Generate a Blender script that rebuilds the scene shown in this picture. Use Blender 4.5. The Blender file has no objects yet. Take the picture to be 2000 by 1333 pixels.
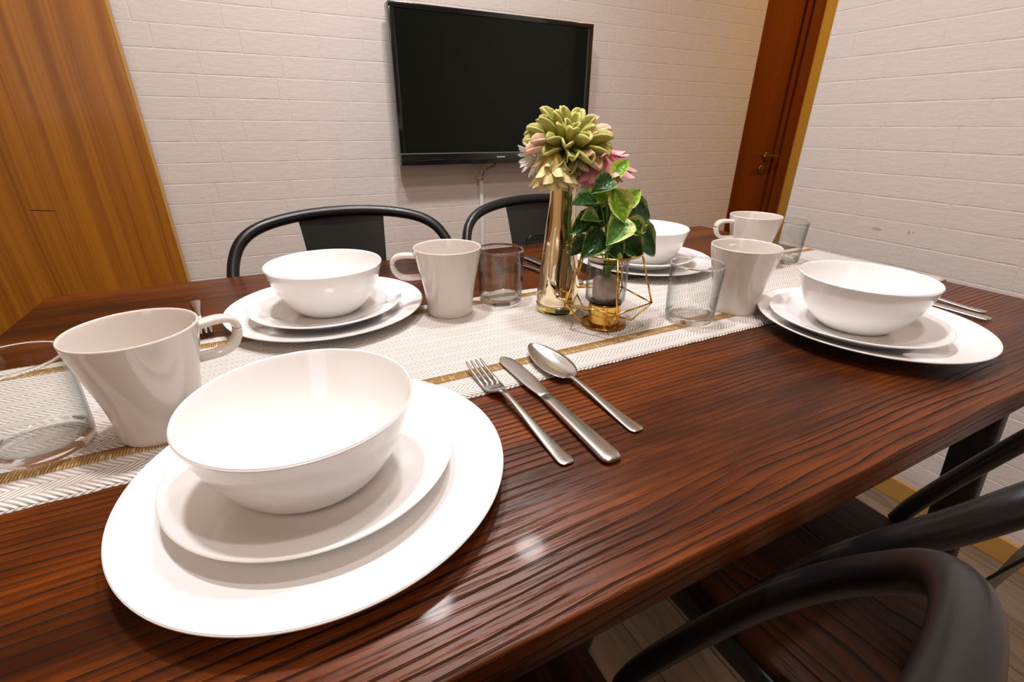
import bpy, bmesh, math, random
from mathutils import Vector, Matrix, Euler
random.seed(7)
PI = math.pi
C = bpy.context.scene.collection
S = bpy.context.scene
TZ = 0.73                      # table top height; the camera stands at x=0, y=0

# ------------------------------------------------------------------ camera
cd = bpy.data.cameras.new('camera'); cam = bpy.data.objects.new('camera', cd); C.objects.link(cam)
rx = Vector((0.89442483, -0.44716808, 0.00670297)); ux = Vector((0.18146267, 0.37657864, 0.90843813)); fx = Vector((0.40874872, 0.81131328, -0.4179656))
M = Matrix(((rx.x, ux.x, -fx.x, 0), (rx.y, ux.y, -fx.y, 0), (rx.z, ux.z, -fx.z, TZ + .245), (0, 0, 0, 1)))
cam.matrix_world = M
cd.sensor_width = 36; cd.lens = 908.73 / 2000 * 36; cd.clip_start = .01; cd.clip_end = 50
S.camera = cam
# ------------------------------------------------------------------ world, lamps, exposure
w = bpy.data.worlds.new('world'); S.world = w; w.use_nodes = True
w.node_tree.nodes['Background'].inputs[0].default_value = (.9, .93, 1, 1)
w.node_tree.nodes['Background'].inputs[1].default_value = .0
S.view_settings.view_transform = 'Standard'; S.view_settings.look = 'None'; S.view_settings.gamma = 1
S.view_settings.exposure = 0.46; S.view_settings.use_curve_mapping = False
def disk(name, loc, power, col, size=.13, aim=(0, 0, -1), spread=160, sy=None):
    l = bpy.data.lights.new(name, 'AREA'); l.shape = 'DISK' if sy is None else 'RECTANGLE'; l.size = size
    if sy: l.size_y = sy
    l.energy = power; l.color = col; l.spread = math.radians(spread)
    o = bpy.data.objects.new(name, l); C.objects.link(o); o.location = loc
    o.rotation_euler = Vector(aim).to_track_quat('-Z', 'Y').to_euler()
WARM = (1, .965, .965); COOL = (.88, .93, 1.0)
disk('downlight_a', (.02, .66, 2.38), 10, WARM)
disk('downlight_b', (.50, .72, 2.38), 8, WARM)
disk('downlight_c', (.40, 1.25, 2.38), 2.5, WARM)
disk('downlight_d', (.35, .02, 2.38), 5, WARM, aim=(0, .5, -1))
disk('warm_fill_light', (-.25, -1.15, 2.36), 8, (1, .78, .60), .8)  # unseen fill added behind the camera to warm and lift the shadows
disk('window_light', (-1.2, -2.3, 1.6), 4, COOL, 1.0, aim=(.45, 1, -.25), spread=170, sy=1.2)
disk('hall_lamp', (2.50, .80, 2.36), 6, (1, .58, .14), .12, aim=(.1, .4, -1), spread=170)

# ------------------------------------------------------------------ materials
MATS = {}
def mat(name, col=(.8, .8, .8), rough=.5, metal=0, coat=0, trans=0, ior=1.45, spec=.5, sss=0):
    m = bpy.data.materials.new(name); m.use_nodes = True
    b = m.node_tree.nodes['Principled BSDF']
    b.inputs['Base Color'].default_value = (*col, 1); b.inputs['Roughness'].default_value = rough
    b.inputs['Metallic'].default_value = metal; b.inputs['Coat Weight'].default_value = coat
    b.inputs['Coat Roughness'].default_value = .08
    b.inputs['Transmission Weight'].default_value = trans; b.inputs['IOR'].default_value = ior
    b.inputs['Specular IOR Level'].default_value = spec
    if sss:
        b.inputs['Subsurface Weight'].default_value = sss; b.inputs['Subsurface Radius'].default_value = (.004, .003, .002); b.inputs['Subsurface Scale'].default_value = 1
    MATS[name] = m; return m
class G:
    """tiny node-graph helper"""
    def __init__(s, m): s.m = m; s.t = m.node_tree; s.b = s.t.nodes['Principled BSDF']
    def n(s, typ, **k):
        x = s.t.nodes.new(typ)
        for a, v in k.items(): setattr(x, a, v)
        return x
    def link(s, a, b): s.t.links.new(a, b)
    def put(s, sock, v):
        if hasattr(v, 'is_linked') or hasattr(v, 'links'): s.link(v, sock)
        else: sock.default_value = v
    def math(s, op, a, b=0, c=None):
        x = s.n('ShaderNodeMath', operation=op); s.put(x.inputs[0], a); s.put(x.inputs[1], b)
        if c is not None: s.put(x.inputs[2], c)
        return x.outputs[0]
    def obj(s): return s.n('ShaderNodeTexCoord').outputs['Object']
    def sep(s, v):
        x = s.n('ShaderNodeSeparateXYZ'); s.link(v, x.inputs[0]); return x.outputs
    def comb(s, x_, y_, z_=0):
        x = s.n('ShaderNodeCombineXYZ'); s.put(x.inputs[0], x_); s.put(x.inputs[1], y_); s.put(x.inputs[2], z_); return x.outputs[0]
    def scale(s, v, sc, off=(0, 0, 0)):
        x = s.n('ShaderNodeMapping'); s.link(v, x.inputs[0]); x.inputs['Scale'].default_value = sc; x.inputs['Location'].default_value = off; return x.outputs[0]
    def noise(s, v, sc=5, det=2, dist=0, rough=.5):
        x = s.n('ShaderNodeTexNoise'); s.link(v, x.inputs['Vector']); x.inputs['Scale'].default_value = sc; x.inputs['Detail'].default_value = det
        x.inputs['Distortion'].default_value = dist; x.inputs['Roughness'].default_value = rough; return x.outputs['Fac']
    def ramp(s, f, stops):
        x = s.n('ShaderNodeValToRGB'); s.link(f, x.inputs[0]); e = x.color_ramp.elements
        while len(e) < len(stops): e.new(.5)
        for q, (p, c) in zip(e, stops): q.position = p; q.color = (*c, 1) if len(c) == 3 else c
        return x.outputs[0]
    def sm(s, v, a, b, lo=0, hi=1):
        x = s.n('ShaderNodeMapRange', interpolation_type='SMOOTHSTEP'); s.put(x.inputs[0], v)
        x.inputs[1].default_value = a; x.inputs[2].default_value = b; x.inputs[3].default_value = lo; x.inputs[4].default_value = hi; return x.outputs[0]
    def mix(s, f, a, b):
        x = s.n('ShaderNodeMix', data_type='RGBA'); s.put(x.inputs[0], f)
        for i, v in ((6, a), (7, b)):
            if isinstance(v, tuple): x.inputs[i].default_value = (*v, 1)
            else: s.link(v, x.inputs[i])
        return x.outputs[2]
    def color(s, v): s.link(v, s.b.inputs['Base Color'])
    def rough(s, v): s.link(v, s.b.inputs['Roughness'])
    def bump(s, h, strength=.5, dist=.002):
        x = s.n('ShaderNodeBump'); x.inputs['Strength'].default_value = strength; x.inputs['Distance'].default_value = dist
        s.link(h, x.inputs['Height']); s.link(x.outputs[0], s.b.inputs['Normal']); 
        return x

def wood(name, axis, dark, light, crack, freq=60, rough=.3, bumpd=.0012, coat=.2, warp=7., ncol=(0.35, .62), crackw=.72, spec=.5, lw=.92):
    """open-grained wood; axis = direction of the grain (0 x, 1 y, 2 z)"""
    m = mat(name, light, rough, coat=coat, spec=spec); g = G(m); P = g.sep(g.obj())
    u = P[axis]; v = P[1 if axis != 1 else 0]
    other = P[2] if axis != 2 else P[0]
    if axis == 2: v = P[0]; other = P[1]
    if axis == 0: v = g.math('ADD', v, P[2])
    low = g.noise(g.comb(g.math('MULTIPLY', u, 1.3), g.math('MULTIPLY', v, 6.5), other), 1, 3)
    mid = g.noise(g.comb(g.math('MULTIPLY', u, 2.5), g.math('MULTIPLY', v, 60), other), 1, 4, rough=.6)
    t = g.math('ADD', g.math('MULTIPLY', v, freq), g.math('ADD', g.math('MULTIPLY', low, warp), g.math('MULTIPLY', mid, .55)))
    fr = g.math('FRACT', t)
    line = g.math('MULTIPLY', g.sm(fr, crackw, .93), g.sm(fr, 1.0, .95))
    brk = g.sm(g.noise(g.comb(g.math('MULTIPLY', u, 5), g.math('MULTIPLY', v, 120), other), 1, 3), .36, .58)
    zone = g.sm(g.noise(g.comb(g.math('MULTIPLY', u, 1.1), g.math('MULTIPLY', v, 9), 3.3), 1, 2), .30, .5)
    line = g.math('MULTIPLY', line, g.math('MULTIPLY', brk, zone))
    pore = g.sm(g.noise(g.comb(g.math('MULTIPLY', u, 22), g.math('MULTIPLY', v, 650), other), 1, 2), .54, .70)
    big = g.noise(g.comb(g.math('MULTIPLY', u, 2.2), g.math('MULTIPLY', v, 14), 1.7), 1, 4, rough=.6)
    base = g.ramp(big, [(ncol[0], dark), (ncol[1], light)])
    base = g.mix(g.math('MULTIPLY', pore, .68), base, dark)
    grad = g.math('MULTIPLY', g.sm(fr, .25, .9), .55)
    base = g.mix(grad, base, dark)
    base = g.mix(g.math('MULTIPLY', line, lw), base, crack)
    g.color(base)
    h = g.math('SUBTRACT', 1, g.math('ADD', line, g.math('MULTIPLY', pore, .18)))
    g.bump(h, 1.0, bumpd)
    g.rough(g.math('ADD', g.math('MULTIPLY', line, .3), g.math('ADD', rough - .05, g.math('MULTIPLY', big, .12))))
    return m
wood('table_wood', 0, (.034, .0085, .0025), (.225, .050, .0040), (.011, .005, .003), lw=.85, freq=135, rough=.34, coat=.03, warp=8.5, ncol=(.36, .70), spec=.27)
wood('seat_wood', 1, (.013, .0055, .003), (.075, .022, .006), (.012, .005, .004), freq=45, rough=.5, warp=14, coat=0, spec=.25)
def veneer(name, dark, light, rough=.35, fine=220):
    m = mat(name, light, rough, coat=.15); g = G(m); P = g.sep(g.obj())
    wob = g.math('MULTIPLY', g.noise(g.comb(P[0], P[1], P[2]), 1.2, 2), .06)
    x = g.math('ADD', P[0], wob)
    a = g.noise(g.comb(g.math('MULTIPLY', x, fine), 0, g.math('MULTIPLY', P[2], 1.2)), 1, 2)
    b = g.noise(g.comb(g.math('MULTIPLY', x, fine * .2), 2, g.math('MULTIPLY', P[2], .5)), 1, 3)
    g.color(g.ramp(g.math('ADD', g.math('MULTIPLY', a, .42), g.math('MULTIPLY', b, .62)), [(.36, dark), (.68, light)])); return m
veneer('partition_wood', (.235, .070, .004), (.44, .165, .011), fine=150)
veneer('door_wood', (.15, .028, .003), (.23, .046, .004), .4, 120)
wood('plank_wood', 1, (.215, .15, .10), (.33, .245, .17), (.14, .095, .065), freq=45, rough=.45, bumpd=.0003, coat=0, warp=9, lw=.45)
g = G(MATS['plank_wood']); oi = g.n('ShaderNodeObjectInfo')
src = g.b.inputs['Base Color'].links[0].from_socket
hsv = g.n('ShaderNodeHueSaturation'); g.link(src, hsv.inputs['Color']); g.link(g.math('ADD', .8, g.math('MULTIPLY', oi.outputs['Random'], .4)), hsv.inputs['Value']); g.color(hsv.outputs[0])

m = mat('white_paper', (.68, .62, .58), .75); g = G(m); P = g.obj()
n1 = g.noise(g.scale(P, (1, 1, 3.2)), 30, 5, rough=.65); n2 = g.noise(P, 160, 3)
g.bump(g.math('ADD', n1, g.math('MULTIPLY', n2, .3)), .55, .0022)
st = g.sm(g.noise(g.scale(P, (1, 1, 2.5)), 7, 3), .70, .80)
g.color(g.mix(g.math('MULTIPLY', st, .35), (.68, .62, .58), (.62, .47, .36)))
m = mat('mortar_paper', (.65, .59, .55), .85)
m = mat('hall_paper', (.66, .50, .16), .8)
mat('warm_bounce_tan', (.86, .63, .42), .8)  # tan tint given to ceiling and left wall to warm the bounced light
mat('dark_room', (.30, .18, .10), .8)
m = mat('baseboard_wood', (.55, .30, .075), .45)
mat('porcelain', (.88, .86, .845), .12, coat=.6)
mat('mug_glaze', (.74, .675, .62), .10, coat=.5)
mat('clear_glass', (.99, 1, .995), .0, trans=1, ior=1.47)
m = MATS['clear_glass']; g = G(m); zc = g.sep(g.obj())[2]      # thin walls let most light straight through, the thick foot bends it
tr = g.n('ShaderNodeBsdfTransparent'); tr.inputs[0].default_value = (.965, .975, .97, 1); gl = g.n('ShaderNodeBsdfGlossy'); gl.inputs['Roughness'].default_value = 0.0
lw_ = g.n('ShaderNodeLayerWeight'); lw_.inputs[0].default_value = .5
fr_ = g.math('ADD', .035, g.math('MULTIPLY', g.math('POWER', lw_.outputs['Facing'], 3.5), .6))
edge_ = g.math('POWER', lw_.outputs['Facing'], 2.6)
g.link(g.mix(edge_, (.975, .985, .98), (.34, .36, .355)), tr.inputs[0])
thin = g.n('ShaderNodeMixShader'); g.link(fr_, thin.inputs[0]); g.link(tr.outputs[0], thin.inputs[1]); g.link(gl.outputs[0], thin.inputs[2])
fin = g.n('ShaderNodeMixShader'); g.link(g.math('MAXIMUM', g.sm(zc, .008, .0105, .86, .0), g.sm(zc, .0775, .0785, 0, .95)), fin.inputs[0]); g.link(thin.outputs[0], fin.inputs[1]); g.link(g.b.outputs[0], fin.inputs[2])
g.link(fin.outputs[0], [n for n in m.node_tree.nodes if n.type == 'OUTPUT_MATERIAL'][0].inputs['Surface'])
mat('green_glass', (.90, .88, .30), .02, trans=1, ior=1.47)
m = mat('steel', (.62, .60, .57), .24, metal=1); g = G(m)
g.rough(g.math('ADD', .20, g.math('MULTIPLY', g.noise(g.scale(g.obj(), (400, 12, 60)), 1, 3), .16)))
mat('gold_wire', (.80, .50, .12), .16, metal=1)
mat('gold_dark', (.35, .20, .05), .25, metal=1)
mat('gold_mirror', (.90, .80, .56), .05, metal=1)
mat('black_metal', (.006, .007, .008), .34, coat=.08)
mat('black_sheet', (.014, .016, .014), .33, coat=.1)
mat('table_steel', (.010, .010, .010), .45)
mat('tv_plastic', (.008, .009, .009), .12, coat=.5)
mat('tv_screen', (.006, .008, .005), .10, spec=.18)
mat('tv_trim', (.25, .25, .24), .3)
mat('logo_grey', (.45, .55, .55), .4)
mat('white_plastic', (.72, .70, .68), .4)
mat('cable_cream', (.55, .50, .42), .5)
mat('brass_old', (.28, .19, .10), .35, metal=1)
mat('scuff', (.60, .42, .31), .7)
mat('dark_slot', (.012, .006, .004), .8)
mat('soil', (.03, .02, .015), .95)
mat('stem_green', (.22, .36, .06), .5)
mat('water_pot', (.46, .38, .33), .3)

m = mat('runner_weave', (.80, .745, .70), .75); g = G(m); P = g.sep(g.obj())
row = g.math('MULTIPLY', P[1], 1 / .0225)
tri = g.math('PINGPONG', row, .5)                       # 0..0.5 zigzag across the cloth
u = g.math('ADD', g.math('MULTIPLY', P[0], 1 / .0054), g.math('MULTIPLY', tri, 5.0))
u = g.math('ADD', u, g.math('MULTIPLY', g.noise(g.obj(), 60, 2), .5))
cord = g.math('PINGPONG', u, .5)                         # 0..0.5
gap = g.sm(cord, .03, .24, 1, 0)
seam = g.sm(g.math('MINIMUM', tri, g.math('SUBTRACT', .5, tri)), .0, .05, 1, 0)
gg = g.math('MAXIMUM', gap, g.math('MULTIPLY', seam, .45))
g.color(g.mix(g.math('MULTIPLY', gg, .85), (.82, .77, .735), (.34, .27, .21)))
g.bump(g.math('SUBTRACT', g.sm(cord, 0, .5), g.math('MULTIPLY', seam, .35)), .85, .0015)
m = mat('gold_thread', (.50, .29, .07), .45, metal=.1); g = G(m); P = g.sep(g.obj())
f = g.math('PINGPONG', g.math('MULTIPLY', P[0], 1 / .0022), .5)
fl = g.sm(g.noise(g.scale(g.obj(), (500, 90, 1)), 1, 2), .55, .7)
g.color(g.mix(fl, g.mix(g.sm(f, .05, .35), (.20, .10, .02), (.38, .22, .07)), (.60, .45, .24)))
g.bump(f, .8, .001)

def petal_mat(name, inner, outer, tip):
    m = mat(name, outer, .55, sss=.2); g = G(m)
    a = g.n('ShaderNodeAttribute'); a.attribute_name = 'along'
    oi = g.n('ShaderNodeObjectInfo')
    c = g.ramp(a.outputs['Fac'], [(0, inner), (.45, outer), (1, tip)])
    h = g.n('ShaderNodeHueSaturation'); g.link(c, h.inputs['Color']); g.link(g.math('ADD', .8, g.math('MULTIPLY', oi.outputs['Random'], .35)), h.inputs['Value'])
    g.color(h.outputs[0]); return m
petal_mat('green_petal', (.10, .13, .015), (.27, .28, .03), (.48, .45, .13))
petal_mat('blush_petal', (.25, .28, .05), (.52, .42, .17), (.78, .50, .36))
petal_mat('cream_petal', (.65, .34, .03), (.76, .60, .22), (.84, .74, .38))
petal_mat('white_petal', (.80, .70, .45), (.86, .80, .70), (.90, .87, .84))
petal_mat('pink_petal', (.50, .06, .10), (.66, .17, .22), (.80, .42, .45))
def leaf_mat(name, mid, edge, k=.6):
    m = mat(name, mid, .35, coat=.2); g = G(m)
    a = g.n('ShaderNodeAttribute'); a.attribute_name = 'edge'
    nz = g.noise(g.obj(), 3.5, 3, dist=.5)
    f = g.sm(g.math('ADD', a.outputs['Fac'], g.math('MULTIPLY', g.math('SUBTRACT', nz, .5), 1.1)), k, k + .3)
    g.color(g.mix(f, mid, edge)); g.bump(g.noise(g.obj(), 8, 2), .3, .02)
leaf_mat('leaf_dark', (.016, .075, .010), (.30, .40, .09), .74)
leaf_mat('leaf_mid', (.07, .22, .02), (.56, .64, .20), .50)
leaf_mat('leaf_light', (.20, .38, .02), (.62, .68, .18), .50)

# ------------------------------------------------------------------ mesh helpers
def link(o, parent=None):
    C.objects.link(o)
    if parent: o.parent = parent
    return o
def mobj(name, vs, fs, m, parent=None, smooth=True, loc=None, auto=None):
    me = bpy.data.meshes.new(name); me.from_pydata([tuple(v) for v in vs], [], fs); me.validate(); me.update()
    bm = bmesh.new(); bm.from_mesh(me); bmesh.ops.recalc_face_normals(bm, faces=bm.faces[:]); bm.to_mesh(me); bm.free()
    if smooth:
        me.polygons.foreach_set('use_smooth', [True] * len(me.polygons))
        if auto: me.set_sharp_from_angle(angle=math.radians(auto))
    if m: me.materials.append(MATS[m])
    o = bpy.data.objects.new(name, me); link(o, parent)
    if loc: o.location = loc
    return o
def lathe(prof, seg=72):
    vs, fs = [], []; idx = []
    for r, z in prof:
        if r < 1e-6: vs.append((0, 0, z)); idx.append([len(vs) - 1] * seg)
        else:
            s = len(vs); vs += [(r * math.cos(2 * PI * k / seg), r * math.sin(2 * PI * k / seg), z) for k in range(seg)]; idx.append(list(range(s, s + seg)))
    for a, b in zip(idx, idx[1:]):
        for k in range(seg):
            q = [a[k], a[(k + 1) % seg], b[(k + 1) % seg], b[k]]
            q2 = []
            for x in q:
                if x not in q2: q2.append(x)
            if len(q2) > 2: fs.append(q2)
    return vs, fs
def catmull(P, n=6):
    P = [Vector(p) for p in P]; Q = [2 * P[0] - P[1]] + P + [2 * P[-1] - P[-2]]; out = []
    for i in range(1, len(Q) - 2):
        a, b, c, d = Q[i - 1:i + 3]
        for k in range(n):
            t = k / n
            out.append(.5 * ((2 * b) + (c - a) * t + (2 * a - 5 * b + 4 * c - d) * t * t + (3 * b - a - 3 * c + d) * t ** 3))
    out.append(P[-1]); return out
def tube(P, r, seg=10, closed=False):
    P = [Vector(p) for p in P]; n = len(P); R = r if isinstance(r, (list, tuple)) else [r] * n
    vs, fs = [], []
    T = []
    for i in range(n):
        a = P[(i - 1) % n] if closed or i > 0 else P[0]; b = P[(i + 1) % n] if closed or i < n - 1 else P[-1]
        T.append((b - a).normalized())
    up = Vector((0, 0, 1)) if abs(T[0].z) < .9 else Vector((1, 0, 0))
    N = (up - T[0] * up.dot(T[0])).normalized()
    for i in range(n):
        N = (N - T[i] * N.dot(T[i])).normalized(); B = T[i].cross(N)
        for k in range(seg):
            a = 2 * PI * k / seg; vs.append(P[i] + (N * math.cos(a) + B * math.sin(a)) * R[i])
    m_ = n if closed else n - 1
    for i in range(m_):
        j = (i + 1) % n
        for k in range(seg):
            fs.append([i * seg + k, i * seg + (k + 1) % seg, j * seg + (k + 1) % seg, j * seg + k])
    if not closed: fs.append(list(range(seg))[::-1]); fs.append([(n - 1) * seg + k for k in range(seg)])
    return vs, fs
def box(x0, x1, y0, y1, z0, z1, b=0):
    """box, optionally with all edges chamfered by b"""
    if b <= 0:
        vs = [(x, y, z) for x in (x0, x1) for y in (y0, y1) for z in (z0, z1)]
        return vs, [[0, 1, 3, 2], [4, 6, 7, 5], [0, 4, 5, 1], [2, 3, 7, 6], [0, 2, 6, 4], [1, 5, 7, 3]]
    bm = bmesh.new(); bmesh.ops.create_cube(bm, size=1)
    for v in bm.verts: v.co = Vector(((x0 + x1) / 2 + v.co.x * (x1 - x0), (y0 + y1) / 2 + v.co.y * (y1 - y0), (z0 + z1) / 2 + v.co.z * (z1 - z0)))
    bmesh.ops.bevel(bm, geom=bm.edges[:] + bm.verts[:], offset=b, segments=2, affect='EDGES', profile=.5)
    bm.verts.index_update(); vs = [v.co.copy() for v in bm.verts]; fs = [[v.index for v in f.verts] for f in bm.faces]; bm.free()
    return vs, fs
def join(*parts):
    vs, fs = [], []
    for v, f in parts:
        s = len(vs); vs += list(v); fs += [[i + s for i in q] for q in f]
    return vs, fs
def sweep(stations, seg=14, p=2.6):
    """stations: (centre, width vector, thickness) -> closed superellipse bar"""
    vs, fs = [], []; n = len(stations)
    for i, (c, wv, th) in enumerate(stations):
        c = Vector(c); wv = Vector(wv)
        a = Vector(stations[max(i - 1, 0)][0]); b = Vector(stations[min(i + 1, n - 1)][0]); T = (b - a).normalized(); N = wv.normalized().cross(T)
        if N.z < 0: N = -N
        for k in range(seg):
            t = 2 * PI * k / seg; ct, st_ = math.cos(t), math.sin(t)
            vs.append(c + wv * .5 * math.copysign(abs(ct) ** (2 / p), ct) + N * th * .5 * math.copysign(abs(st_) ** (2 / p), st_))
    for i in range(n - 1):
        for k in range(seg): fs.append([i * seg + k, i * seg + (k + 1) % seg, (i + 1) * seg + (k + 1) % seg, (i + 1) * seg + k])
    fs.append(list(range(seg))[::-1]); fs.append([(n - 1) * seg + k for k in range(seg)])
    return vs, fs
def setp(o, label=None, cat=None, group=None, kind=None):
    for k, v in (('label', label), ('category', cat), ('group', group), ('kind', kind)):
        if v: o[k] = v
    return o
def thing(name, label, cat, loc, rz=0, group=None):
    o = bpy.data.objects.new(name, None); C.objects.link(o); o.location = loc; o.rotation_euler = (0, 0, rz); o.empty_display_size = .05
    return setp(o, label, cat, group)
def children(o): return [c for c in bpy.data.objects if c.parent == o]
def dup(o, parent=None):
    c = o.copy(); C.objects.link(c); c.parent = parent
    for ch in children(o): dup(ch, c)
    return c
def struct(name, geo, m, smooth=False, label=None, parent=None):
    o = mobj(name, *geo, m, parent, smooth)
    if not parent: o['kind'] = 'structure'
    if label: o['label'] = label
    return o

# ------------------------------------------------------------------ room shell
YB = 1.70          # back wall
XR = 1.47          # right wall
floor = struct('floor', box(-1.9, 3.5, -2.7, 2.2, -.05, -.006), 'dark_slot', label='grey brown wooden plank floor under the dining table')
PW, PL = .128, .62
plank_mesh = []
for k in range(6):
    v, f = box(-PW / 2 + .0008, PW / 2 - .0008, -PL / 2 + .0008, PL / 2 - .0008, -.006, 0, .0012)
    me = bpy.data.meshes.new('plank'); me.from_pydata([tuple(q) for q in v], [], f); me.materials.append(MATS['plank_wood']); plank_mesh.append(me)
cnt = 0; rest = []
for i in range(-10, 24):
    x = .579 + PW * (i - 0)
    if x < -.9 or x > 2.0: inner = False
    else: inner = True
    off = (i * .233) % PL
    y = -2.6 + off
    while y < 2.1:
        if -1.85 < x < 3.4 and -2.35 < y < 2.0:
            if inner and -.7 < y < 2.0:
                o = bpy.data.objects.new('plank', random.choice(plank_mesh)); link(o, floor); o.location = (x, y, 0); cnt += 1
            else:
                rest.append(([(a + x, b + y, c) for a, b, c in box(-PW / 2 + .0008, PW / 2 - .0008, -PL / 2 + .0008, PL / 2 - .0008, -.006, 0)[0]], box(0, 1, 0, 1, 0, 1)[1]))
        y += PL
o = struct('far_planks', join(*rest), 'plank_wood', parent=floor); o['kind'] = 'stuff'

struct('ceiling', box(-1.9, 3.5, -2.7, 2.2, 2.40, 2.46), 'warm_bounce_tan', label='plain tan ceiling above the dining room')
wb = struct('wall_back', box(-1.9, 2.0935, YB, YB + .10, 0, 2.40), 'mortar_paper', label='white brick pattern wall behind the television')
wr = struct('wall_right', box(XR, XR + .10, -2.7, .972, 0, 2.40), 'mortar_paper', label='white brick pattern wall on the right of the table')
struct('wall_left', box(-1.9, -1.8, -2.7, 2.2, 0, 2.40), 'warm_bounce_tan', label='plain wall at the left of the room')
struct('wall_front', box(-1.8, XR, -2.7, -2.6, 0, 2.40), 'dark_room', label='dark wall behind the camera')
YH = YB + .12
hd = [2.53, 2.647]           # door leaf edge, outer edge of its frame
struct('wall_hall', join(box(hd[1], 3.5, YH, YH + .1, 0, 2.40), box(2.0935, hd[1], YH, YH + .1, 2.05, 2.40)), 'hall_paper', label='cream wall strip between the door frame and the right wall')
struct('wall_hall_side', box(3.4, 3.5, -.2, YH, 0, 2.40), 'hall_paper')
struct('wall_hall_front', box(XR + .1, 3.4, .3, .4, 0, 2.40), 'hall_paper')

# brick relief of the two papered walls
BH, BL = .0567, .205
def brick_mesh(L, seed):
    """one embossed brick lying in local XZ, face towards -Y"""
    r = random.Random(seed); h = BH - .0014; vs = []; fs = []
    nx = 4 if L > .1 else 2; d = .0006
    top = [(-L / 2 + L * i / nx, h / 2 + r.uniform(-.0009, .0007)) for i in range(nx + 1)]
    bot = [(-L / 2 + L * i / nx, -h / 2 + r.uniform(-.0007, .0009)) for i in range(nx + 1)]
    ring = bot + top[::-1]; n = len(ring)
    for (x, z) in ring: vs.append((x, 0, z))
    for (x, z) in ring:
        vs.append((x - math.copysign(.0016, x) if abs(x) > L / 2 - 1e-6 else x, -d + r.uniform(-.0002, .0002), z - math.copysign(.0016, z)))
    for i in range(n): fs.append([i, (i + 1) % n, n + (i + 1) % n, n + i])
    m_ = nx + 1
    for i in range(nx): fs.append([n + i, n + i + 1, n + 2 * m_ - 2 - i, n + 2 * m_ - 1 - i])
    return vs, fs
BM = {}
def brick_of(L, seed):
    k = (round(L, 3), seed)
    if k not in BM:
        v, f = brick_mesh(L, seed + int(L * 1000)); me = bpy.data.meshes.new('brick'); me.from_pydata(v, [], f); me.materials.append(MATS['white_paper']); BM[k] = (me, v, f)
    return BM[k]
def lay_bricks(wall, u0, u1, z0, z1, place, vis):
    """place(u, z) -> (loc, rz); vis(u, z) tells which are built one by one"""
    rnd = random.Random(3); stuff = []; n = 0; k = 0; z = z0
    while z + BH <= z1 + 1e-6:
        u = u0; first = (BL, .108, .165, .070)[k % 4]
        while u < u1 - .01:
            W = first if u == u0 else BL * rnd.choice((1, 1, 1, 1, .82, .64))
            if u1 - (u + W) < .03: W = u1 - u
            W = round(W, 3); me, v, f = brick_of(W - .0016, rnd.randrange(4))
            uc, zc = u + W / 2, z + BH / 2; loc, rz = place(uc, zc)
            if vis(uc, zc) and n < 298:
                o = bpy.data.objects.new('brick', me); link(o, wall); o.location = loc; o.rotation_euler = (0, 0, rz); n += 1
            else:
                mt = Matrix.Translation(loc) @ Matrix.Rotation(rz, 4, 'Z'); stuff.append(([mt @ Vector(q) for q in v], f))
            u += W
        z += BH; k += 1
    if stuff:
        vs, fs = join(*stuff); o = mobj('far_bricks', vs, fs, 'white_paper', wall, False); o['kind'] = 'stuff'
    return n
lay_bricks(wb, -1.8, 2.0935, .08, 2.38, lambda u, z: ((u, YB, z), 0), lambda u, z: -.36 < u < 2.16 and TZ - .26 < z < TZ + .84)
lay_bricks(wr, -.972, 2.6, .075, 2.38, lambda u, z: ((XR, -u, z), -PI / 2), lambda u, z: -.98 < u < .25 and .06 < z < TZ + .84)
# baseboards
struct('baseboard_right', box(XR - .012, XR, -2.5, .972, 0, .062, .002), 'baseboard_wood', label='amber wooden baseboard along the right wall')
struct('baseboard_back', box(-1.8, 2.0935, YB - .012, YB, 0, .062, .002), 'baseboard_wood', label='amber wooden baseboard along the back wall')
# door in the hall
d1 = struct('door_1', box(2.157, hd[0] - .006, YH + .012, YH + .05, .005, 2.03, .002), 'door_wood', label='reddish brown wooden door in the far right corner')
fr = struct('trim_1', join(box(hd[0], hd[0] + .035, YH + .0, YH + .06, 0, 2.05, .002), box(hd[0] + .035, hd[1], YH - .014, YH + .0, 0, 2.07, .003), box(2.157, hd[1], YH - .014, YH, 2.05, 2.12, .002)), 'door_wood', label='brown frame at the right of the wooden door')
hz = TZ + .1117
pl_v, pl_f = lathe([(0, 0), (.024, 0), (.026, .002), (.026, .006), (.022, .009), (0, .009)], 28)
def rot_to_y(vs, c): return [(v[0] + c[0], -v[2] + c[1], v[1] + c[2]) for v in vs]
o = mobj('door_handle', *join((rot_to_y(pl_v, (2.477, YH + .012, hz - .004)), pl_f), tube(catmull([(2.496, YH + .004, hz), (2.496, YH - .030, hz), (2.487, YH - .042, hz), (2.433, YH - .044, hz + .001), (2.380, YH - .042, hz)], 5), .0095, 10)), 'brass_old', d1); o['label'] = 'brass lever handle'
lk = mobj('keyhole_plate', rot_to_y(pl_v, (2.457, YH + .012, hz - .07)), pl_f, 'brass_old', d1)

for y_, z_, a_, b_ in ((.703, TZ - .001, .013, .0035), (.627, TZ + .002, .003, .0065), (.617, TZ + .004, .002, .004)):
    rr = random.Random(int(y_ * 999)); n_ = 14
    P_ = [(XR - .0011, y_ + a_ * math.cos(2 * PI * k / n_) * rr.uniform(.7, 1.1), z_ + b_ * math.sin(2 * PI * k / n_) * rr.uniform(.7, 1.1)) for k in range(n_)]
    mobj('scuff_mark', P_, [list(range(n_))], 'scuff', wr, False)
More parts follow.
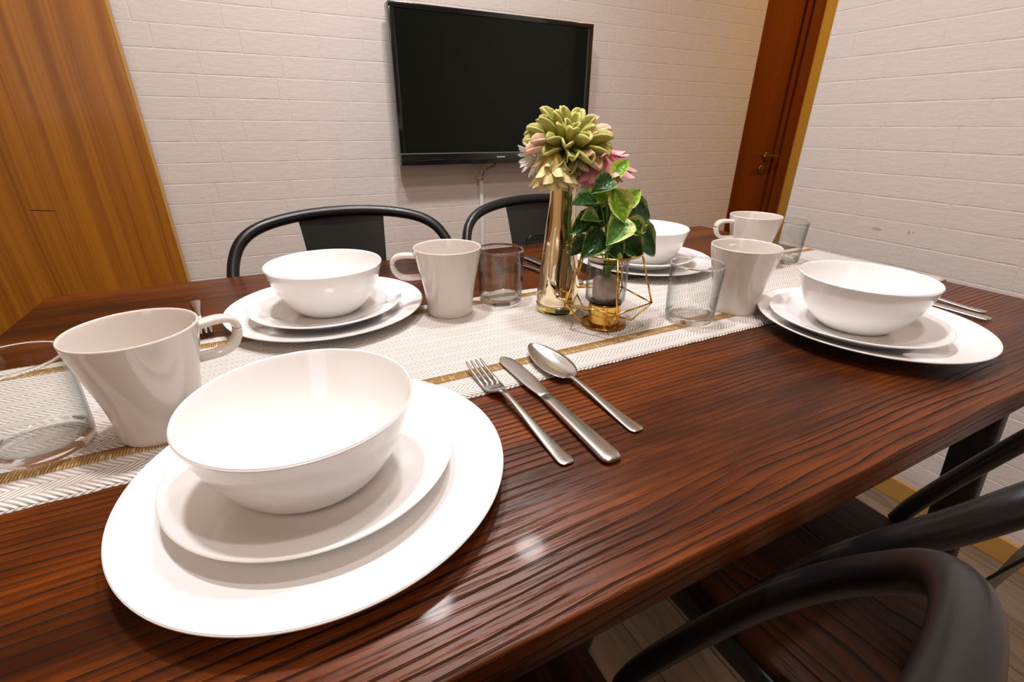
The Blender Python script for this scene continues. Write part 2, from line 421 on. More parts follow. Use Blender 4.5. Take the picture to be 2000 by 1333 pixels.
# hanging wooden sliding door just in front of the back wall
pt = mobj('wooden_sliding_door', *box(-1.75, -.2684, 1.65, 1.683, .004, 2.396), 'partition_wood', smooth=False)
setp(pt, 'tall honey brown wooden sliding door on the back wall at the left', 'sliding door')
mobj('edge_strip', *box(-.2694, -.2664, 1.6485, 1.6835, .004, 2.395), 'baseboard_wood', pt, False)
mobj('scratch', *sweep([((-.5566, 1.6496, TZ + .043), (0, 0, .0013), .0006), ((-.529, 1.6496, TZ + .0397), (0, 0, .0018), .0006), ((-.508, 1.6496, TZ + .0378), (0, 0, .001), .0006)], 6), 'dark_slot', pt)

# ------------------------------------------------------------------ dining table
tb = thing('dining_table', 'long dark red brown wooden dining table on black steel legs', 'table', (.357, .535, 0))
W2, D2 = .697, .400
v, f = box(-W2, W2, -D2, D2, TZ - .030, TZ, .0025)
mobj('tabletop', v, f, 'table_wood', tb)
for sx in (-1, 1):
    xc = sx * .640
    for sy in (-1, 1):
        mobj('leg', *sweep([((xc, sy * .290, TZ - .038), (0, .052, 0), .03), ((xc, sy * .355, .012), (0, .052, 0), .03)], 16, 8), 'table_steel', tb, auto=40)
    mobj('top_bar', *box(xc - .02, xc + .02, -.33, .33, TZ - .038, TZ - .030, .001), 'table_steel', tb)
    mobj('foot_bar', *box(xc - .015, xc + .015, -.38, .38, .0, .022, .002), 'table_steel', tb)

# ------------------------------------------------------------------ table runner
rn = thing('table_runner', 'cream herringbone woven table runner with gold stripes along the table', 'table runner', (.357, .508, TZ))
def runner_strip(y0, y1, th, lift, ny, wav=0):
    r = random.Random(5); path = []
    xe = W2 + .002
    for t in range(0, 9): path.append((-xe - .006 - lift, -.16 + .152 * t / 8, 'L'))
    for t in range(1, 5):
        a = PI / 2 * t / 5; path.append((-xe - .006 - lift + (.006 + lift) * (1 - math.cos(a)) , -.006 + (.006 + lift) * math.sin(a), 'C'))
    n = 150
    for t in range(n + 1): path.append((-xe + 2 * xe * t / n, lift, 'T'))
    for t in range(1, 5):
        a = PI / 2 * t / 5; path.append((xe + (.006 + lift) * math.sin(a), -.006 + (.006 + lift) * math.cos(a), 'C'))
    for t in range(0, 9): path.append((xe + .006 + lift, -.008 - .152 * t / 8, 'R'))
    vs, fs = [], []; m_ = len(path)
    for i, (x, z, k) in enumerate(path):
        w1 = wav * math.sin(i * 1.7) + r.uniform(-wav, wav) * .5; w2 = wav * math.sin(i * 1.3 + 1) + r.uniform(-wav, wav) * .5
        for j in range(ny + 1):
            y = y0 + (y1 - y0) * j / ny
            if j == 0: y += w1
            if j == ny: y += w2
            bulge = (th if 0 < j < ny else th * .35)
            if k == 'L': p = (x - bulge, y, z)
            elif k == 'R': p = (x + bulge, y, z)
            else: p = (x, y, z + bulge)
            vs.append(p)
    base = len(vs)
    for i, (x, z, k) in enumerate(path):
        for j in (0, ny): vs.append((x, vs[i * (ny + 1) + j][1], z if k in 'TC' else z))
    for i in range(m_ - 1):
        for j in range(ny):
            a = i * (ny + 1) + j; fs.append([a, a + 1, a + ny + 2, a + ny + 1])
        a = i * (ny + 1); b = base + 2 * i
        fs.append([a, a + ny + 1, b + 2, b]); fs.append([a + ny, b + 1, b + 3, a + 2 * ny + 1])
        fs.append([b, b + 2, b + 3, b + 1])
    return vs, fs
mobj('woven_cloth', *runner_strip(-.137, .137, .0026, .0002, 30, .0007), 'runner_weave', rn)
for yc in (-.0925, .110):
    mobj('gold_stripe', *runner_strip(yc - .0078, yc + .0078, .0004, .0027, 2, 0), 'gold_thread', rn)['label'] = 'gold woven stripe'
RT = TZ + .0029           # top of the runner

# ------------------------------------------------------------------ crockery
PLATE = [(0, .0028), (.070, .0028), (.0735, .0), (.077, .0008), (.082, .0028), (.104, .0082), (.1262, .0148), (.1290, .0158), (.1297, .0170), (.1289, .0178), (.1267, .0174), (.104, .0120), (.092, .0088), (.082, .0066), (.070, .0053), (.050, .0050), (0, .0050)]
SMALL = [(0, .0026), (.052, .0026), (.055, 0), (.058, .0008), (.063, .0035), (.080, .0125), (.0953, .0195), (.0972, .0206), (.0979, .0217), (.0971, .0224), (.0949, .0219), (.079, .0158), (.068, .0108), (.058, .0074), (.046, .0061), (.030, .0060), (0, .0060)]
BOWL = [(0, .003), (.030, .003), (.0325, 0), (.035, .0004), (.0395, .0025), (.0490, .0105), (.0570, .0210), (.0640, .0340), (.0695, .0490), (.0735, .0636), (.0741, .0649), (.0736, .0656), (.0726, .0652), (.0680, .0495), (.0622, .0350), (.0548, .0220), (.0460, .0118), (.037, .0062), (.028, .0047), (0, .0045)]
def refine(prof, n=3):
    out = []
    Q = catmull([(r, z, 0) for r, z in prof], n)
    for q in Q: out.append((max(q.x, 0), q.y))
    out[0] = prof[0]; out[-1] = prof[-1]; return out
def crock(name, prof, m, seg=96):
    v, f = lathe(refine(prof), seg); me = mobj('x', v, f, m); d = me.data; bpy.data.objects.remove(me); d.name = name; return d
me_plate, me_small, me_bowl = crock('dinner_plate', PLATE, 'porcelain', 128), crock('side_plate', SMALL, 'porcelain', 112), crock('bowl', BOWL, 'porcelain')
def put(name, me, loc, label, cat, group, rz=0):
    o = bpy.data.objects.new(name, me); C.objects.link(o); o.location = loc; o.rotation_euler = (0, 0, rz); return setp(o, label, cat, group)
SET = [((.0022, .305), (-.002, .310), (-.0065, .302), 'nearest the camera'),
       ((.0460, .663), (.044, .646), (.048, .652), 'at the back left place'),
       ((.6715, .2985), (.640, .298), (.645, .301), 'at the front right place'),
       ((.6215, .680), (.615, .675), (.611, .662), 'behind the potted plant')]
for (p, s, b, wh) in SET:
    onr = p[1] > .5 or False
    zp = TZ
    if p[1] > .5 or True: zp = TZ
    # every plate overlaps the runner's edge, so its foot ring stands on cloth where it crosses it
    zp = TZ + (.0030 if p[1] + .077 > .371 and p[1] - .077 < .645 else 0)
    put('dinner_plate', me_plate, (p[0], p[1], zp), 'large white dinner plate ' + wh.split(',')[0], 'plate', 'white dinner plates')
    put('side_plate', me_small, (s[0], s[1], zp + .0052), 'white side plate on the dinner plate ' + wh.split(',')[0], 'plate', 'white side plates')
    put('bowl', me_bowl, (b[0], b[1], zp + .0052 + .0061), 'white bowl stacked on the plates ' + wh.split(',')[0], 'bowl', 'white bowls')

MUG = [(0, .003), (.0295, .003), (.0320, 0), (.0338, .0006), (.0348, .004), (.0358, .018), (.0376, .034), (.0408, .050), (.0446, .066), (.0480, .082), (.0496, .0915), (.0500, .0936), (.0493, .0948), (.0480, .0942), (.0468, .0900), (.0422, .066), (.0384, .050), (.0350, .034), (.0332, .018), (.0320, .0085), (.028, .006), (0, .0058)]
def make_mug(loc, rz, label):
    t = thing('mug', label, 'mug', loc, rz, 'off white mugs'); t.scale = (.925, .925, .995)
    mobj('cup_body', *lathe(refine(MUG), 80), 'mug_glaze', t)
    P = catmull([(.0455, 0, .0830), (.057, 0, .0842), (.069, 0, .0838), (.0775, 0, .0805), (.0808, 0, .0735), (.0790, 0, .0640), (.0720, 0, .0560), (.060, 0, .0530), (.0405, 0, .0535)], 5)
    mobj('handle', *sweep([(p, (0, .0150, 0), .0072) for i, p in enumerate(P)], 16, 3.0), 'mug_glaze', t)
    return t
MUGS = [((-.119, .442), 22, 'large looking off white mug nearest the camera, handle to the right'),
        ((.203, .601), 163, 'off white mug beside the back left bowl, handle to the left'),
        ((.583, .431), 62, 'off white mug between the near clear glass and the right bowl'),
        ((.815, .596), 158, 'farthest off white mug, before the wooden door, handle to the left')]
for (x, y), a, lb in MUGS: make_mug((x, y, RT), math.radians(a), lb)

GL = [(0, .0), (.020, .0), (.0270, .0), (.0290, .0003), (.0305, .0014), (.0314, .0030), (.0319, .0055), (.0324, .012), (.0330, .025), (.0336, .043), (.0342, .062), (.0347, .0795), (.0347, .0801), (.0345, .0806), (.0341, .0808), (.0337, .0806), (.0335, .0801), (.0334, .0795), (.0329, .062), (.0323, .043), (.0317, .025), (.0312, .016), (.0306, .0125), (.0292, .0100), (.0268, .0084), (.022, .0075), (.012, .0070), (0, .0069)]
def raw(name, prof, m, seg=80):
    v, f = lathe(prof, seg); o = mobj('x', v, f, m); d = o.data; bpy.data.objects.remove(o); d.name = name; return d
me_glass = raw('drinking_glass', GL, 'clear_glass')
for (x, y), lb in [((-.2005, .4485), 'clear drinking glass at the left edge beside the near mug'),
                   ((.2875, .611), 'clear drinking glass between the back left mug and the gold vase'),
                   ((.4915, .429), 'clear drinking glass in front of the right hand mug'),
                   ((.900, .583), 'farthest clear drinking glass behind the farthest mug')]:
    put('drinking_glass', me_glass, (x, y, RT + .0001), lb, 'glass', 'clear drinking glasses')

# ------------------------------------------------------------------ cutlery (local: +Y to the head, handle end at 0)
def handle_st(w0, w1, y1, zend, zneck, th0=.0022, th1=.0035):
    st = []
    for i in range(0, 4):                         # rounded end
        a = i / 3 * PI / 2; st.append(((0, .0065 * (1 - math.cos(a)), zend + .0002), (w0 * (.45 + .55 * math.sin(a)), 0, 0), th0 * (.6 + .4 * math.sin(a))))
    n = 12
    for i in range(1, n + 1):
        t = i / n; y = .0065 + (y1 - .0065) * t
        z = zend + (zneck - zend) * (3 * t * t - 2 * t ** 3)
        st.append(((0, y, z), (w0 + (w1 - w0) * min(1, t * 1.25) ** .8, 0, 0), th0 + (th1 - th0) * t))
    return st
def make_fork(loc, rz, label):
    t = thing('fork', label, 'fork', loc, rz, 'steel forks')
    mobj('handle', *sweep(handle_st(.0145, .0060, .112, .0014, .0100)), 'steel', t)
    st = [((0, .110, .0100), (.0060, 0, 0), .0034), ((0, .1145, .0092), (.0085, 0, 0), .003), ((0, .1195, .0070), (.0160, 0, 0), .0025), ((0, .1255, .0052), (.0208, 0, 0), .0022), ((0, .132, .0046), (.0220, 0, 0), .0020), ((0, .1375, .0048), (.0220, 0, 0), .0020)]
    mobj('head', *sweep(st, 16, 3.2), 'steel', t)
    for k in range(4):
        x = (k - 1.5) * .0057
        mobj('tine', *sweep([((x, .1355, .0047), (.0048, 0, 0), .0020), ((x, .147, .0060), (.0042, 0, 0), .0019), ((x * .99, .163, .0088), (.0037, 0, 0), .0018), ((x * .98, .177, .0122), (.0028, 0, 0), .0015), ((x * .98, .1805, .0131), (.0012, 0, 0), .0009)], 8), 'steel', t)
    return t
def make_knife(loc, rz, label):
    t = thing('knife', label, 'knife', loc, rz, 'steel knives')
    st = []
    for i in range(4):
        a = i / 3 * PI / 2; st.append(((0, .008 * (1 - math.cos(a)), .0032), (.0190 * (.45 + .55 * math.sin(a)), 0, 0), .0055 * (.55 + .45 * math.sin(a))))
    for i in range(1, 9):
        q = i / 8; st.append(((0, .008 + q * .098, .0032 + .002 * q), (.0190 - .0075 * q, 0, 0), .0055 - .0007 * q))
    mobj('handle', *sweep(st, 16, 2.8), 'steel', t)
    st = []
    for q in range(19):
        u = 1 - (1 - q / 18) ** 1.7; wd = .0108 + .0080 * math.sin(PI / 2 * min(u / .45, 1)) if u < .8 else .0188 * math.sqrt(max(1 - ((u - .8) / .2) ** 2, .06))
        st.append(((.0012 * math.sin(u * 3), .104 + .097 * u, .0052 + .0002 * u), (wd, 0, 0), .0030 - .0019 * min(u * 3, 1)))
    mobj('blade', *sweep(st, 14, 2.2), 'steel', t)
    return t
def make_spoon(loc, rz, label):
    t = thing('spoon', label, 'spoon', loc, rz, 'steel spoons')
    mobj('handle', *sweep(handle_st(.0150, .0060, .106, .0014, .0074)), 'steel', t)
    vs, fs = [], []; n, m_ = 22, 12; y0, L = .100, .081
    for side in (0, 1):
        for i in range(n + 1):
            u = i / n; y = y0 + L * u
            hw = .0195 * math.sin(PI * min(u ** .80, 1)) ** .52 if 0 < u < 1 else .0008
            hw = max(hw, .0022 if u < .2 else .0006)
            zr = .0074 + .0062 * u
            dep = .0066 * math.sin(PI * u) ** .75 if 0 < u < 1 else 0
            for j in range(m_ + 1):
                s = -1 + 2 * j / m_; z = zr - dep * (1 - s * s) - (.0013 if side else 0)
                vs.append((hw * s, y, z + (.0003 if side and abs(s) == 1 else 0)))
    def id_(sd, i, j): return sd * (n + 1) * (m_ + 1) + i * (m_ + 1) + j
    for sd in (0, 1):
        for i in range(n):
            for j in range(m_): fs.append([id_(sd, i, j), id_(sd, i, j + 1), id_(sd, i + 1, j + 1), id_(sd, i + 1, j)])
    for i in range(n):
        for j in (0, m_): fs.append([id_(0, i, j), id_(0, i + 1, j), id_(1, i + 1, j), id_(1, i, j)])
    for j in range(m_):
        for i in (0, n): fs.append([id_(0, i, j), id_(0, i, j + 1), id_(1, i, j + 1), id_(1, i, j)])
    mobj('spoon_bowl', vs, fs, 'steel', t)
    return t
def rd(a): return math.radians(a)
make_fork((.1740, .2430, TZ + .0004), rd(2.6), 'steel fork beside the nearest plates, leftmost of the three')
make_knife((.208, .2285, TZ + .0006), rd(1.2), 'steel knife between the fork and spoon near the front edge')
make_spoon((.2540, .2530, TZ + .0004), rd(3.4), 'steel spoon right of the knife in the middle of the table')
make_knife((.872, .240, TZ + .0006), rd(2.5), 'steel knife at the right end beside the right plate, nearer of two')
make_spoon((.912, .259, TZ + .0004), rd(4), 'steel spoon at the right end of the table, farther of two')
make_fork((-.131, .812, TZ + .0004), rd(180 + 9), 'steel fork behind the nearest mug, left of the back plates')
make_knife((.447, .825, TZ + .0006), rd(180), 'steel knife left of the gold vase, farther of two')
make_spoon((.417, .800, TZ + .0004), rd(180), 'steel spoon left of the gold vase, nearer of two')

# ------------------------------------------------------------------ vase with flowers
vx, vy = .346, .541
vs_ = thing('vase', 'tall tapering gold mirrored glass bottle vase holding artificial flowers', 'vase', (vx, vy, RT))
mobj('vase_base', *lathe([(0, 0), (.028, 0), (.0298, .0015), (.0302, .005), (.0300, .0105), (.027, .0112), (0, .0112)], 64), 'green_glass', vs_)['label'] = 'clear yellow green glass foot'
rb = random.Random(2)
vv, vf = lathe(refine([(0, .0114), (.0285, .0114), (.0300, .014), (.0298, .03), (.0275, .055), (.0240, .085), (.0208, .115), (.0182, .145), (.0168, .175), (.0170, .190), (.0176, .196), (.0168, .1965), (.0158, .190), (.0154, .150), (.0, .149)]), 72)
vv = [(x * (1 + .018 * math.sin(3 * math.atan2(y, x) + z * 60) + .012 * math.sin(5 * math.atan2(y, x) - z * 90)), y * (1 + .018 * math.sin(3 * math.atan2(y, x) + z * 60)), z) for x, y, z in vv]
mobj('vase_body', vv, vf, 'gold_mirror', vs_)

def blade_mesh(name, prof, m, cup=.15, curl=.2, attr='along', nv=4, zig=0):
    """unit blade along +Y, width from prof [(t, halfwidth)], cupped and curled; both faces used"""
    vs, fs, al, ed = [], [], [], []
    n = len(prof) - 1
    for i, (t, hw) in enumerate(prof):
        for j in range(-nv // 2, nv // 2 + 1):
            s = j / (nv / 2); vs.append((hw * s, t, cup * hw * s * s * 1.6 + curl * t * t + zig * math.sin(t * 22 + s) * abs(s))); al.append(t); ed.append(abs(s))
    for i in range(n):
        for j in range(nv):
            a = i * (nv + 1) + j; fs.append([a, a + 1, a + nv + 2, a + nv + 1])
    me = bpy.data.meshes.new(name); me.from_pydata(vs, [], fs); me.polygons.foreach_set('use_smooth', [True] * len(me.polygons))
    for nm, d in (('along', al), ('edge', ed)):
        at = me.attributes.new(nm, 'FLOAT', 'POINT'); at.data.foreach_set('value', d)
    me.materials.append(MATS[m]); return me
def aim(o, loc, d, up, length, width=None, roll=0):
    Y = Vector(d).normalized(); U = Vector(up); X = Y.cross(U)
    if X.length < 1e-4: X = Y.cross(Vector((1, 0, .1)))
    X.normalize(); Z = X.cross(Y)
    R_ = Matrix((X, Y, Z)).transposed().to_4x4() @ Matrix.Rotation(roll, 4, 'Y')
    o.matrix_local = Matrix.Translation(loc) @ R_ @ Matrix.Diagonal((width or length, length, length, 1))
THICK = [(0, .04), (.12, .075), (.35, .125), (.6, .155), (.8, .135), (.93, .08), (1, .02)]
SLIM = [(0, .06), (.2, .10), (.5, .15), (.75, .17), (.92, .13), (1, .03)]
NARROW = [(0, .04), (.25, .07), (.6, .10), (.88, .085), (1, .02)]
pg = blade_mesh('petal', THICK, 'green_petal', cup=.9, curl=.12)
pb = blade_mesh('petal', THICK, 'blush_petal', cup=.9, curl=.12)
pc = blade_mesh('petal', SLIM, 'cream_petal', cup=.5, curl=-.10)
pw = blade_mesh('petal', NARROW, 'white_petal', cup=.4, curl=.08)
pp = blade_mesh('petal', SLIM, 'pink_petal', cup=.5, curl=-.12)
for me in (pg, pb):        # fleshy petals get a back so they have real thickness
    bm = bmesh.new(); bm.from_mesh(me); bmesh.ops.solidify(bm, geom=bm.faces[:], thickness=.05); bm.to_mesh(me); bm.free()
    me.polygons.foreach_set('use_smooth', [True] * len(me.polygons))
def flower(name, label, centre, axis, rings, stem_to, heart, rs=1):
    """rings: (count, tilt from the axis in degrees, length, mesh choices, start radius)"""
    r = random.Random(rs); t = thing(name, label, 'flower', centre, 0, 'artificial flowers in the gold vase')
    A = Vector(axis).normalized(); X = A.cross(Vector((.3, 1, .2))).normalized(); Yv = A.cross(X)
    for ri, (n, tilt, L, mm, r0) in enumerate(rings):
        for k in range(n):
            a = 2 * PI * (k + .5 * (ri % 2)) / n + r.uniform(-.12, .12); tl = rd(tilt + r.uniform(-7, 7))
            rad = X * math.cos(a) + Yv * math.sin(a); d = A * math.cos(tl) + rad * math.sin(tl)
            o = bpy.data.objects.new('petal', r.choice(mm)); link(o, t); aim(o, rad * r0, d, A, L * r.uniform(.88, 1.08))
    mobj('flower_heart', *lathe([(0, -.006), (.006, -.004), (.009, .0), (.007, .005), (0, .007)], 12), heart, t)
    c = Vector(centre); e = Vector(stem_to) - c
    mobj('stem', *tube(catmull([-A * .004, -A * .012 + e * .12, e * .6, e], 5), .0016, 7), 'stem_green', t)
    return t
top = RT + .155
flower('green_flower', 'green succulent-like artificial flower on top of the vase', (.350, .541, TZ + .222), (-.06, -.42, .90),
       [(13, 100, .050, [pg, pg, pb], .009), (12, 80, .052, [pg, pg, pb], .008), (10, 60, .050, [pg, pg, pg, pb], .007), (8, 40, .042, [pg], .006), (6, 20, .030, [pg], .004)], (.346, .541, top), 'stem_green', 4)
flower('green_bud_flower', 'drooping green artificial blossom with blush tips under the green flower', (.346, .523, TZ + .214), (-.05, -.62, -.75),
       [(6, 60, .034, [pg, pb], .005), (4, 30, .030, [pg, pb], .003)], (.346, .541, top), 'stem_green', 9)
flower('cream_flower', 'drooping cream yellow artificial flower at the left of the vase neck', (.323, .531, TZ + .219), (-.10, -.25, -.96),
       [(12, 26, .047, [pc], .006), (9, 12, .048, [pc], .004), (6, 40, .034, [pc], .005)], (.344, .541, top), 'cream_petal', 3)
flower('white_flower', 'small white artificial daisy sticking out left of the cream flower', (.314, .552, TZ + .213), (-.95, -.15, -.10),
       [(13, 58, .026, [pw], .003), (9, 32, .029, [pw], .002)], (.344, .543, top), 'white_petal', 5)
flower('pink_flower', 'drooping pink artificial flower at the right of the vase neck', (.380, .521, TZ + .222), (.13, -.25, -.95),
       [(14, 34, .053, [pp], .007), (11, 16, .055, [pp], .004), (8, 58, .038, [pp], .005)], (.348, .541, top), 'pink_petal', 6)

# ------------------------------------------------------------------ gold wire candle holder with plant in a glass
hx, hy = .374, .467
ho = thing('wire_candle_holder', 'geometric gold wire candle holder in the middle of the runner', 'candle holder', (hx, hy, RT))
mobj('base_disc', *lathe([(0, 0), (.029, 0), (.0305, .001), (.0305, .0028), (.029, .0036), (0, .0036)], 56), 'gold_dark', ho)
mobj('candle_cup', *lathe(refine([(0, .0037), (.0195, .0037), (.0208, .006), (.0215, .030), (.0218, .0315), (.0210, .0312), (.0200, .008), (0, .0068)], 2), 56), 'gold_wire', ho)
TOP = [(.0400 * math.cos(a), .0400 * math.sin(a), .099) for a in [2 * PI * k / 48 for k in range(48)]]
mobj('top_ring', *tube(TOP, .0013, 8, True), 'gold_wire', ho)
n6 = 5; ph = rd(-114)
mid = [Vector((.0590 * math.cos(ph + 2 * PI * k / n6), .0590 * math.sin(ph + 2 * PI * k / n6), .036)) for k in range(n6)]
for k in range(n6):
    a = ph + 2 * PI * k / n6; t0 = Vector((.0400 * math.cos(a), .0400 * math.sin(a), .099)); b0 = Vector((.036 * math.cos(a), .036 * math.sin(a), .009)); b1 = Vector((.0215 * math.cos(a), .0215 * math.sin(a), .012))
    mobj('upright_wire', *tube([t0, mid[k]], .0012, 8), 'gold_wire', ho)
    mobj('side_wire', *tube([mid[k], mid[(k + 1) % n6]], .0011, 8), 'gold_wire', ho)
    mobj('lower_wire', *tube([mid[k], b0, b1], .0011, 8), 'gold_wire', ho)
gj = thing('glass_jar', 'clear glass jar standing inside the gold wire holder', 'jar', (hx + .002, hy + .004, RT + .0075))
jr = mobj('jar_wall', *lathe(refine([(0, 0), (.0165, 0), (.0185, .0015), (.0190, .024), (.0262, .0275), (.0265, .078), (.0260, .0785), (.0252, .077), (.0250, .0290), (.0180, .0255), (.0172, .0040), (0, .003)], 2), 56), 'clear_glass', gj)
plant = thing('potted_plant', 'leafy green and cream variegated plant in the gold wire holder', 'plant', (hx + .002, hy + .004, RT + .012))
mobj('soil', *lathe([(0, 0), (.014, 0), (.0160, .002), (.0165, .019), (.013, .0215), (0, .022)], 24), 'soil', plant)
mobj('root_plug', *lathe([(0, .0225), (.0155, .0225), (.0175, .028), (.0180, .048), (.0135, .053), (0, .054)], 24), 'water_pot', plant)
OV = [(0, .02), (.06, .12), (.18, .27), (.34, .36), (.52, .35), (.68, .27), (.82, .17), (.93, .07), (1, .008)]
ld = blade_mesh('leaf', OV, 'leaf_dark', cup=.5, curl=-.14, nv=6, zig=.012)
lm_ = blade_mesh('leaf', OV, 'leaf_mid', cup=.5, curl=-.10, nv=6, zig=.012)
ll = blade_mesh('leaf', OV, 'leaf_light', cup=.6, curl=-.05, nv=6, zig=.012)
CV = Vector((-.41, -.81, .42))            # roughly the side the leaves show
LV = [ # x, z (of the leaf base and tip, in the plane of the pot), depth at base/tip, mesh, facing mix
    ((.374, .187), (.389, .208), (.00, .00), ll, .6), ((.371, .189), (.343, .179), (.00, -.006), ld, 1), ((.364, .163), (.344, .176), (.0, -.002), ll, .9),
    ((.366, .179), (.374, .147), (-.008, -.022), ll, 1), ((.385, .150), (.405, .173), (-.004, -.008), ll, .8), ((.360, .158), (.322, .166), (.004, .000), ld, .4),
    ((.388, .148), (.434, .142), (.004, .000), ld, .9), ((.355, .142), (.327, .148), (.0, -.01), lm_, .7), ((.383, .146), (.352, .124), (-.014, -.030), lm_, 1),
    ((.385, .138), (.411, .129), (-.010, -.02), lm_, .8), ((.360, .138), (.322, .133), (.004, .000), ld, .6), ((.362, .126), (.327, .108), (-.006, -.018), ld, .9),
    ((.395, .121), (.443, .098), (-.004, -.010), ld, .9), ((.378, .125), (.405, .102), (-.012, -.024), ld, .9), ((.366, .126), (.374, .100), (-.010, -.022), ld, 1),
    ((.372, .108), (.365, .086), (-.012, -.020), lm_, .9), ((.398, .141), (.403, .117), (-.004, -.016), lm_, .7), ((.372, .161), (.365, .136), (.01, .004), ld, 1),
    ((.388, .118), (.425, .106), (.012, .016), lm_, .8), ((.356, .118), (.334, .100), (.012, .02), ld, .8), ((.372, .150), (.398, .152), (.014, .02), ld, .7),
    ((.368, .172), (.348, .160), (.006, .008), lm_, .8), ((.385, .112), (.398, .092), (-.008, -.014), ld, .9)]
px0, py0, pz0 = plant.location
for i, (b, t_, dy, me, fmix) in enumerate(LV):
    B = Vector((b[0] - px0, dy[0], b[1] + TZ - pz0)); T = Vector((t_[0] - px0, dy[1], t_[1] + TZ - pz0)); L = (T - B).length * 1.18
    o = bpy.data.objects.new('leaf', me); link(o, plant)
    up = CV * fmix + Vector((0, 0, 1)) * (1 - fmix) + Vector((random.uniform(-.25, .25), random.uniform(-.2, .2), random.uniform(-.2, .2)))
    aim(o, B, T - B, up, L, L * 1.02)
    mobj('stem', *tube(catmull([Vector((random.uniform(-.006, .006), random.uniform(-.006, .006), .050)), Vector((B.x * .35, B.y * .3, .05 + (B.z - .05) * .55)), B, B + (T - B) * .08], 4), .0009, 6), 'stem_green', plant)

# ------------------------------------------------------------------ chairs
HOOP = [(.185, -.055, .450), (.192, -.066, .490), (.208, -.100, .575), (.2215, -.138, .660), (.224, -.168, .715), (.216, -.195, .757), (.195, -.216, .789), (.155, -.234, .809), (.085, -.249, .821), (0, -.254, .825)]
def rrect(w, d, r, n=6, taper=0):
    pts = []
    for cx, cy, a0 in ((w - r, d - r, 0), (-(w - r), d - r, 90), (-(w - r), -(d - r), 180), (w - r, -(d - r), 270)):
        for k in range(n + 1):
            a = rd(a0 + 90 * k / n); x, y = cx + r * math.cos(a), cy + r * math.sin(a)
            pts.append((x * (1 + taper * y), y))
    return pts
def prism(pts, z0, z1, b=.002):
    """rounded slab: outline inset by b at the top and bottom"""
    n = len(pts); vs = []; ls = [(z0, 1 - b * 6), (z0 + b, 1), (z1 - b, 1), (z1, 1 - b * 6)]
    for z, s in ls: vs += [(x * s, y * s, z) for x, y in pts]
    fs = [[i * n + k, i * n + (k + 1) % n, (i + 1) * n + (k + 1) % n, (i + 1) * n + k] for i in range(3) for k in range(n)]
    fs += [list(range(n))[::-1], [3 * n + k for k in range(n)]]
    return vs, fs
def make_chair(loc, rz, label):
    t = thing('metal_chair', label, 'chair', loc, rz, 'black metal chairs with wooden seats')
    mobj('seat', *prism(rrect(.172, .180, .06, 8, .10), .440, .458, .003), 'seat_wood', t, auto=50)['label'] = 'dark brown wooden seat'
    mobj('seat_frame', *prism(rrect(.176, .184, .06, 8, .10), .405, .4395, .001), 'black_sheet', t, auto=50)
    L = [Vector(p) for p in HOOP]; full = L + [Vector((-p.x, p.y, p.z)) for p in L[-2::-1]]
    P = catmull(full, 5)
    mobj('back_hoop', *tube(P, .0110, 16), 'black_metal', t)
    # splat: curved sheet from the seat's rear edge up to the hoop
    vs, fs = [], []; rows = []
    cl = catmull([(0, -.183, .430), (0, -.186, .50), (0, -.196, .60), (0, -.224, .70), (0, -.2535, .8215)], 4)
    for side in (0, 1):
        for i, p in enumerate(cl):
            u = i / (len(cl) - 1); hw = .046 + .042 * u
            for j in range(9):
                s = -1 + j / 4; yy = p.y + .008 * s * s - (.0025 if side else 0); zz = p.z - (.006 * s * s if i == len(cl) - 1 else 0)
                vs.append((hw * s, yy, zz))
    n = len(cl)
    for sd in (0, 1):
        for i in range(n - 1):
            for j in range(8):
                a = sd * n * 9 + i * 9 + j; fs.append([a, a + 1, a + 10, a + 9])
    for i in range(n - 1):
        for j in (0, 8): a = i * 9 + j; fs.append([a, a + 9, a + 9 + n * 9, a + n * 9])
    for j in range(8):
        for i in (0, n - 1): a = i * 9 + j; fs.append([a, a + 1, a + 1 + n * 9, a + n * 9])
    mobj('splat', vs, fs, 'black_sheet', t, auto=40)
    arc = [(.032 * math.copysign(1, k) * 1, 0, 0) for k in ()]
    A = [(-.034, .700), (-.034, .722), (-.030, .735), (-.018, .740), (0, .741), (.018, .740), (.030, .735), (.034, .722), (.034, .700)]
    mobj('embossed_rim', *tube(catmull([(x, -.2195 - (z - .70) * .24, z) for x, z in A], 3), .0019, 6), 'black_sheet', t)
    for sx in (-1, 1):
        for sy in (-1, 1):
            a = Vector((sx * .150, sy * .150, .430)); b = Vector((sx * (.168 if sy > 0 else .195), sy * (.195 if sy > 0 else .235), .004))
            d = (a - b); st = []
            wv = Vector((sx * .7, -sy * .7, 0)).normalized()
            for q, wd in ((0, .085), (.15, .072), (.45, .056), (.8, .042), (.93, .038), (.94, .033), (1, .033)):
                c = a.lerp(b, q); st.append((c, wv * wd, .020 + .004 * (q < .9)))
            # legs are sheet folded round the corner
            mobj('leg', *sweep(st, 12, 2.4), 'black_sheet', t)
            mobj('foot_cap', *tube([b + Vector((0, 0, .016)), b + Vector((0, 0, -.004))], [.017, .0165], 12), 'table_steel', t)
    for (p, q) in (((-.172, -.165, .26), (.172, -.165, .26)), ((-.170, .165, .30), (.170, .165, .30))):
        mobj('stretcher', *tube([p, q], .006, 8), 'black_metal', t)
    return t
make_chair((.049, .26, 0), 0, 'black metal chair in front of the table, hoop back nearest the camera')
make_chair((.556, .26, 0), 0, 'black metal chair in the lower right beside the right wall')
make_chair((.124, .775, 0), PI, 'left black metal chair behind the table, under the television').scale = (.945, 1, .990)
make_chair((.578, .775, 0), PI, 'right black metal chair behind the gold vase').scale = (.945, 1, .990)

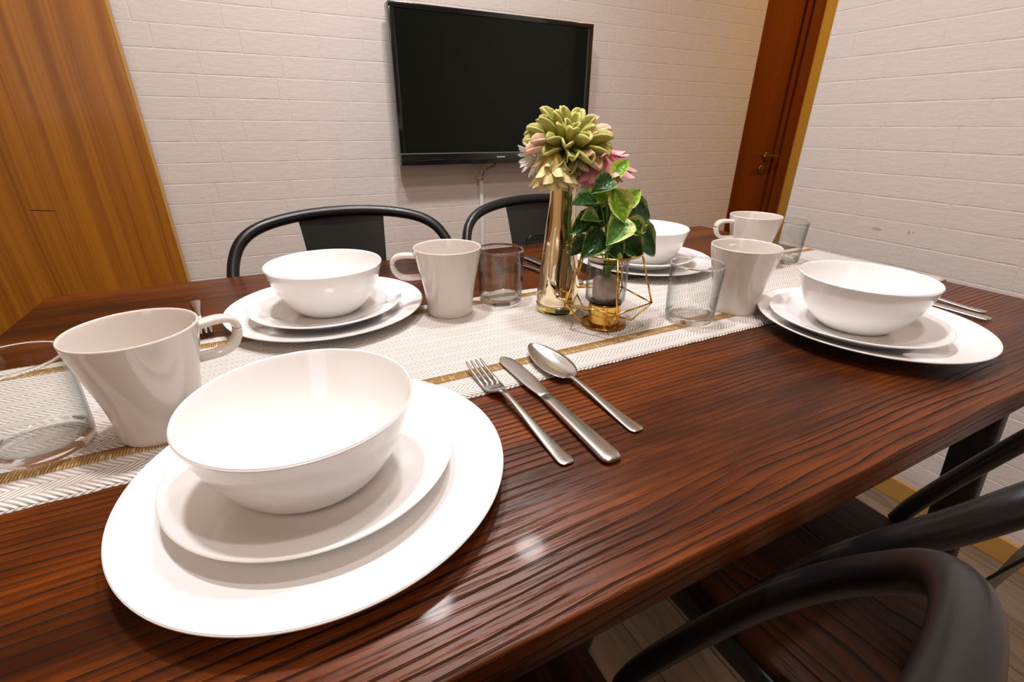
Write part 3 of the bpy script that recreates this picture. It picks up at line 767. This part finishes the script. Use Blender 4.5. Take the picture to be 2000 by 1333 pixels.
# ------------------------------------------------------------------ television
tvx0, tvx1, tvz0, tvz1, ty = .405, 1.129, TZ + .127, TZ + .576, 1.62
tv = thing('television', 'black flat screen television mounted on the white back wall', 'television', ((tvx0 + tvx1) / 2, ty, (tvz0 + tvz1) / 2))
hwx, hwz = (tvx1 - tvx0) / 2, (tvz1 - tvz0) / 2
mobj('housing', *box(-hwx, hwx, .004, .045, -hwz, hwz, .003), 'tv_plastic', tv, auto=40)
bz = .037; bs = .016; bt = .014
mobj('bezel', *join(box(-hwx, hwx, -.002, .004, hwz - bt, hwz, .0012), box(-hwx, -hwx + bs, -.002, .004, -hwz + bz, hwz - bt, .0012), box(hwx - bs - .008, hwx, -.002, .004, -hwz + bz, hwz - bt, .0012), box(-hwx, hwx, -.003, .004, -hwz, -hwz + bz - .002, .0015)), 'tv_plastic', tv, auto=40)
mobj('screen', *box(-hwx + bs, hwx - bs - .008, .0005, .004, -hwz + bz, hwz - bt), 'tv_screen', tv, False)
mobj('trim_line', *box(-hwx, hwx, -.0034, .004, -hwz + bz - .002, -hwz + bz), 'tv_trim', tv, False)
mobj('logo', *join(*[box(-.018 + k * .0055, -.0140 + k * .0055, -.0036, -.003, -hwz + .019, -hwz + .0235) for k in range(6)]), 'logo_grey', tv, False)
mobj('wall_bracket', *join(box(-.12, .12, .045, .052, -.10, .10, .001), box(-.035, .035, .050, .074, -.05, .05, .002), box(-.10, .10, .0735, .0790, -.12, .12, .001)), 'black_sheet', tv, auto=40)
sc = lambda L: [(x * .9714, y * .9714, TZ + .245 + (z - TZ - .245) * .9714) for x, y, z in L]
cb = [(.735, 1.70, TZ + .16), (.722, 1.715, TZ + .115), (.708, 1.72, TZ + .085), (.722, 1.722, TZ + .066), (.742, 1.72, TZ + .078), (.746, 1.715, TZ + .10), (.728, 1.712, TZ + .108), (.712, 1.716, TZ + .092), (.722, 1.722, TZ + .072), (.733, 1.730, TZ + .064), (.738, 1.736, TZ + .06)]
o = mobj('power_cable', *tube(catmull(sc(cb), 6), .0022, 7), 'cable_cream'); setp(o, 'thin cream cable looped below the television', 'cable')
o = mobj('signal_cable', *tube(catmull(sc([(.80, 1.70, TZ + .15), (.785, 1.71, TZ + .116), (.765, 1.715, TZ + .106), (.752, 1.722, TZ + .098), (.742, 1.732, TZ + .075), (.741, 1.737, TZ + .06)]), 6), .0026, 7), 'gold_dark'); setp(o, 'dark olive cable hanging behind the television bottom edge', 'cable')
o = mobj('cable_duct', *box(.711, .7245, YB - .013, YB - .0012, .063, TZ + .077, .002), 'white_plastic', None, auto=40); setp(o, 'narrow white vertical cable duct on the wall under the television', 'cable duct')
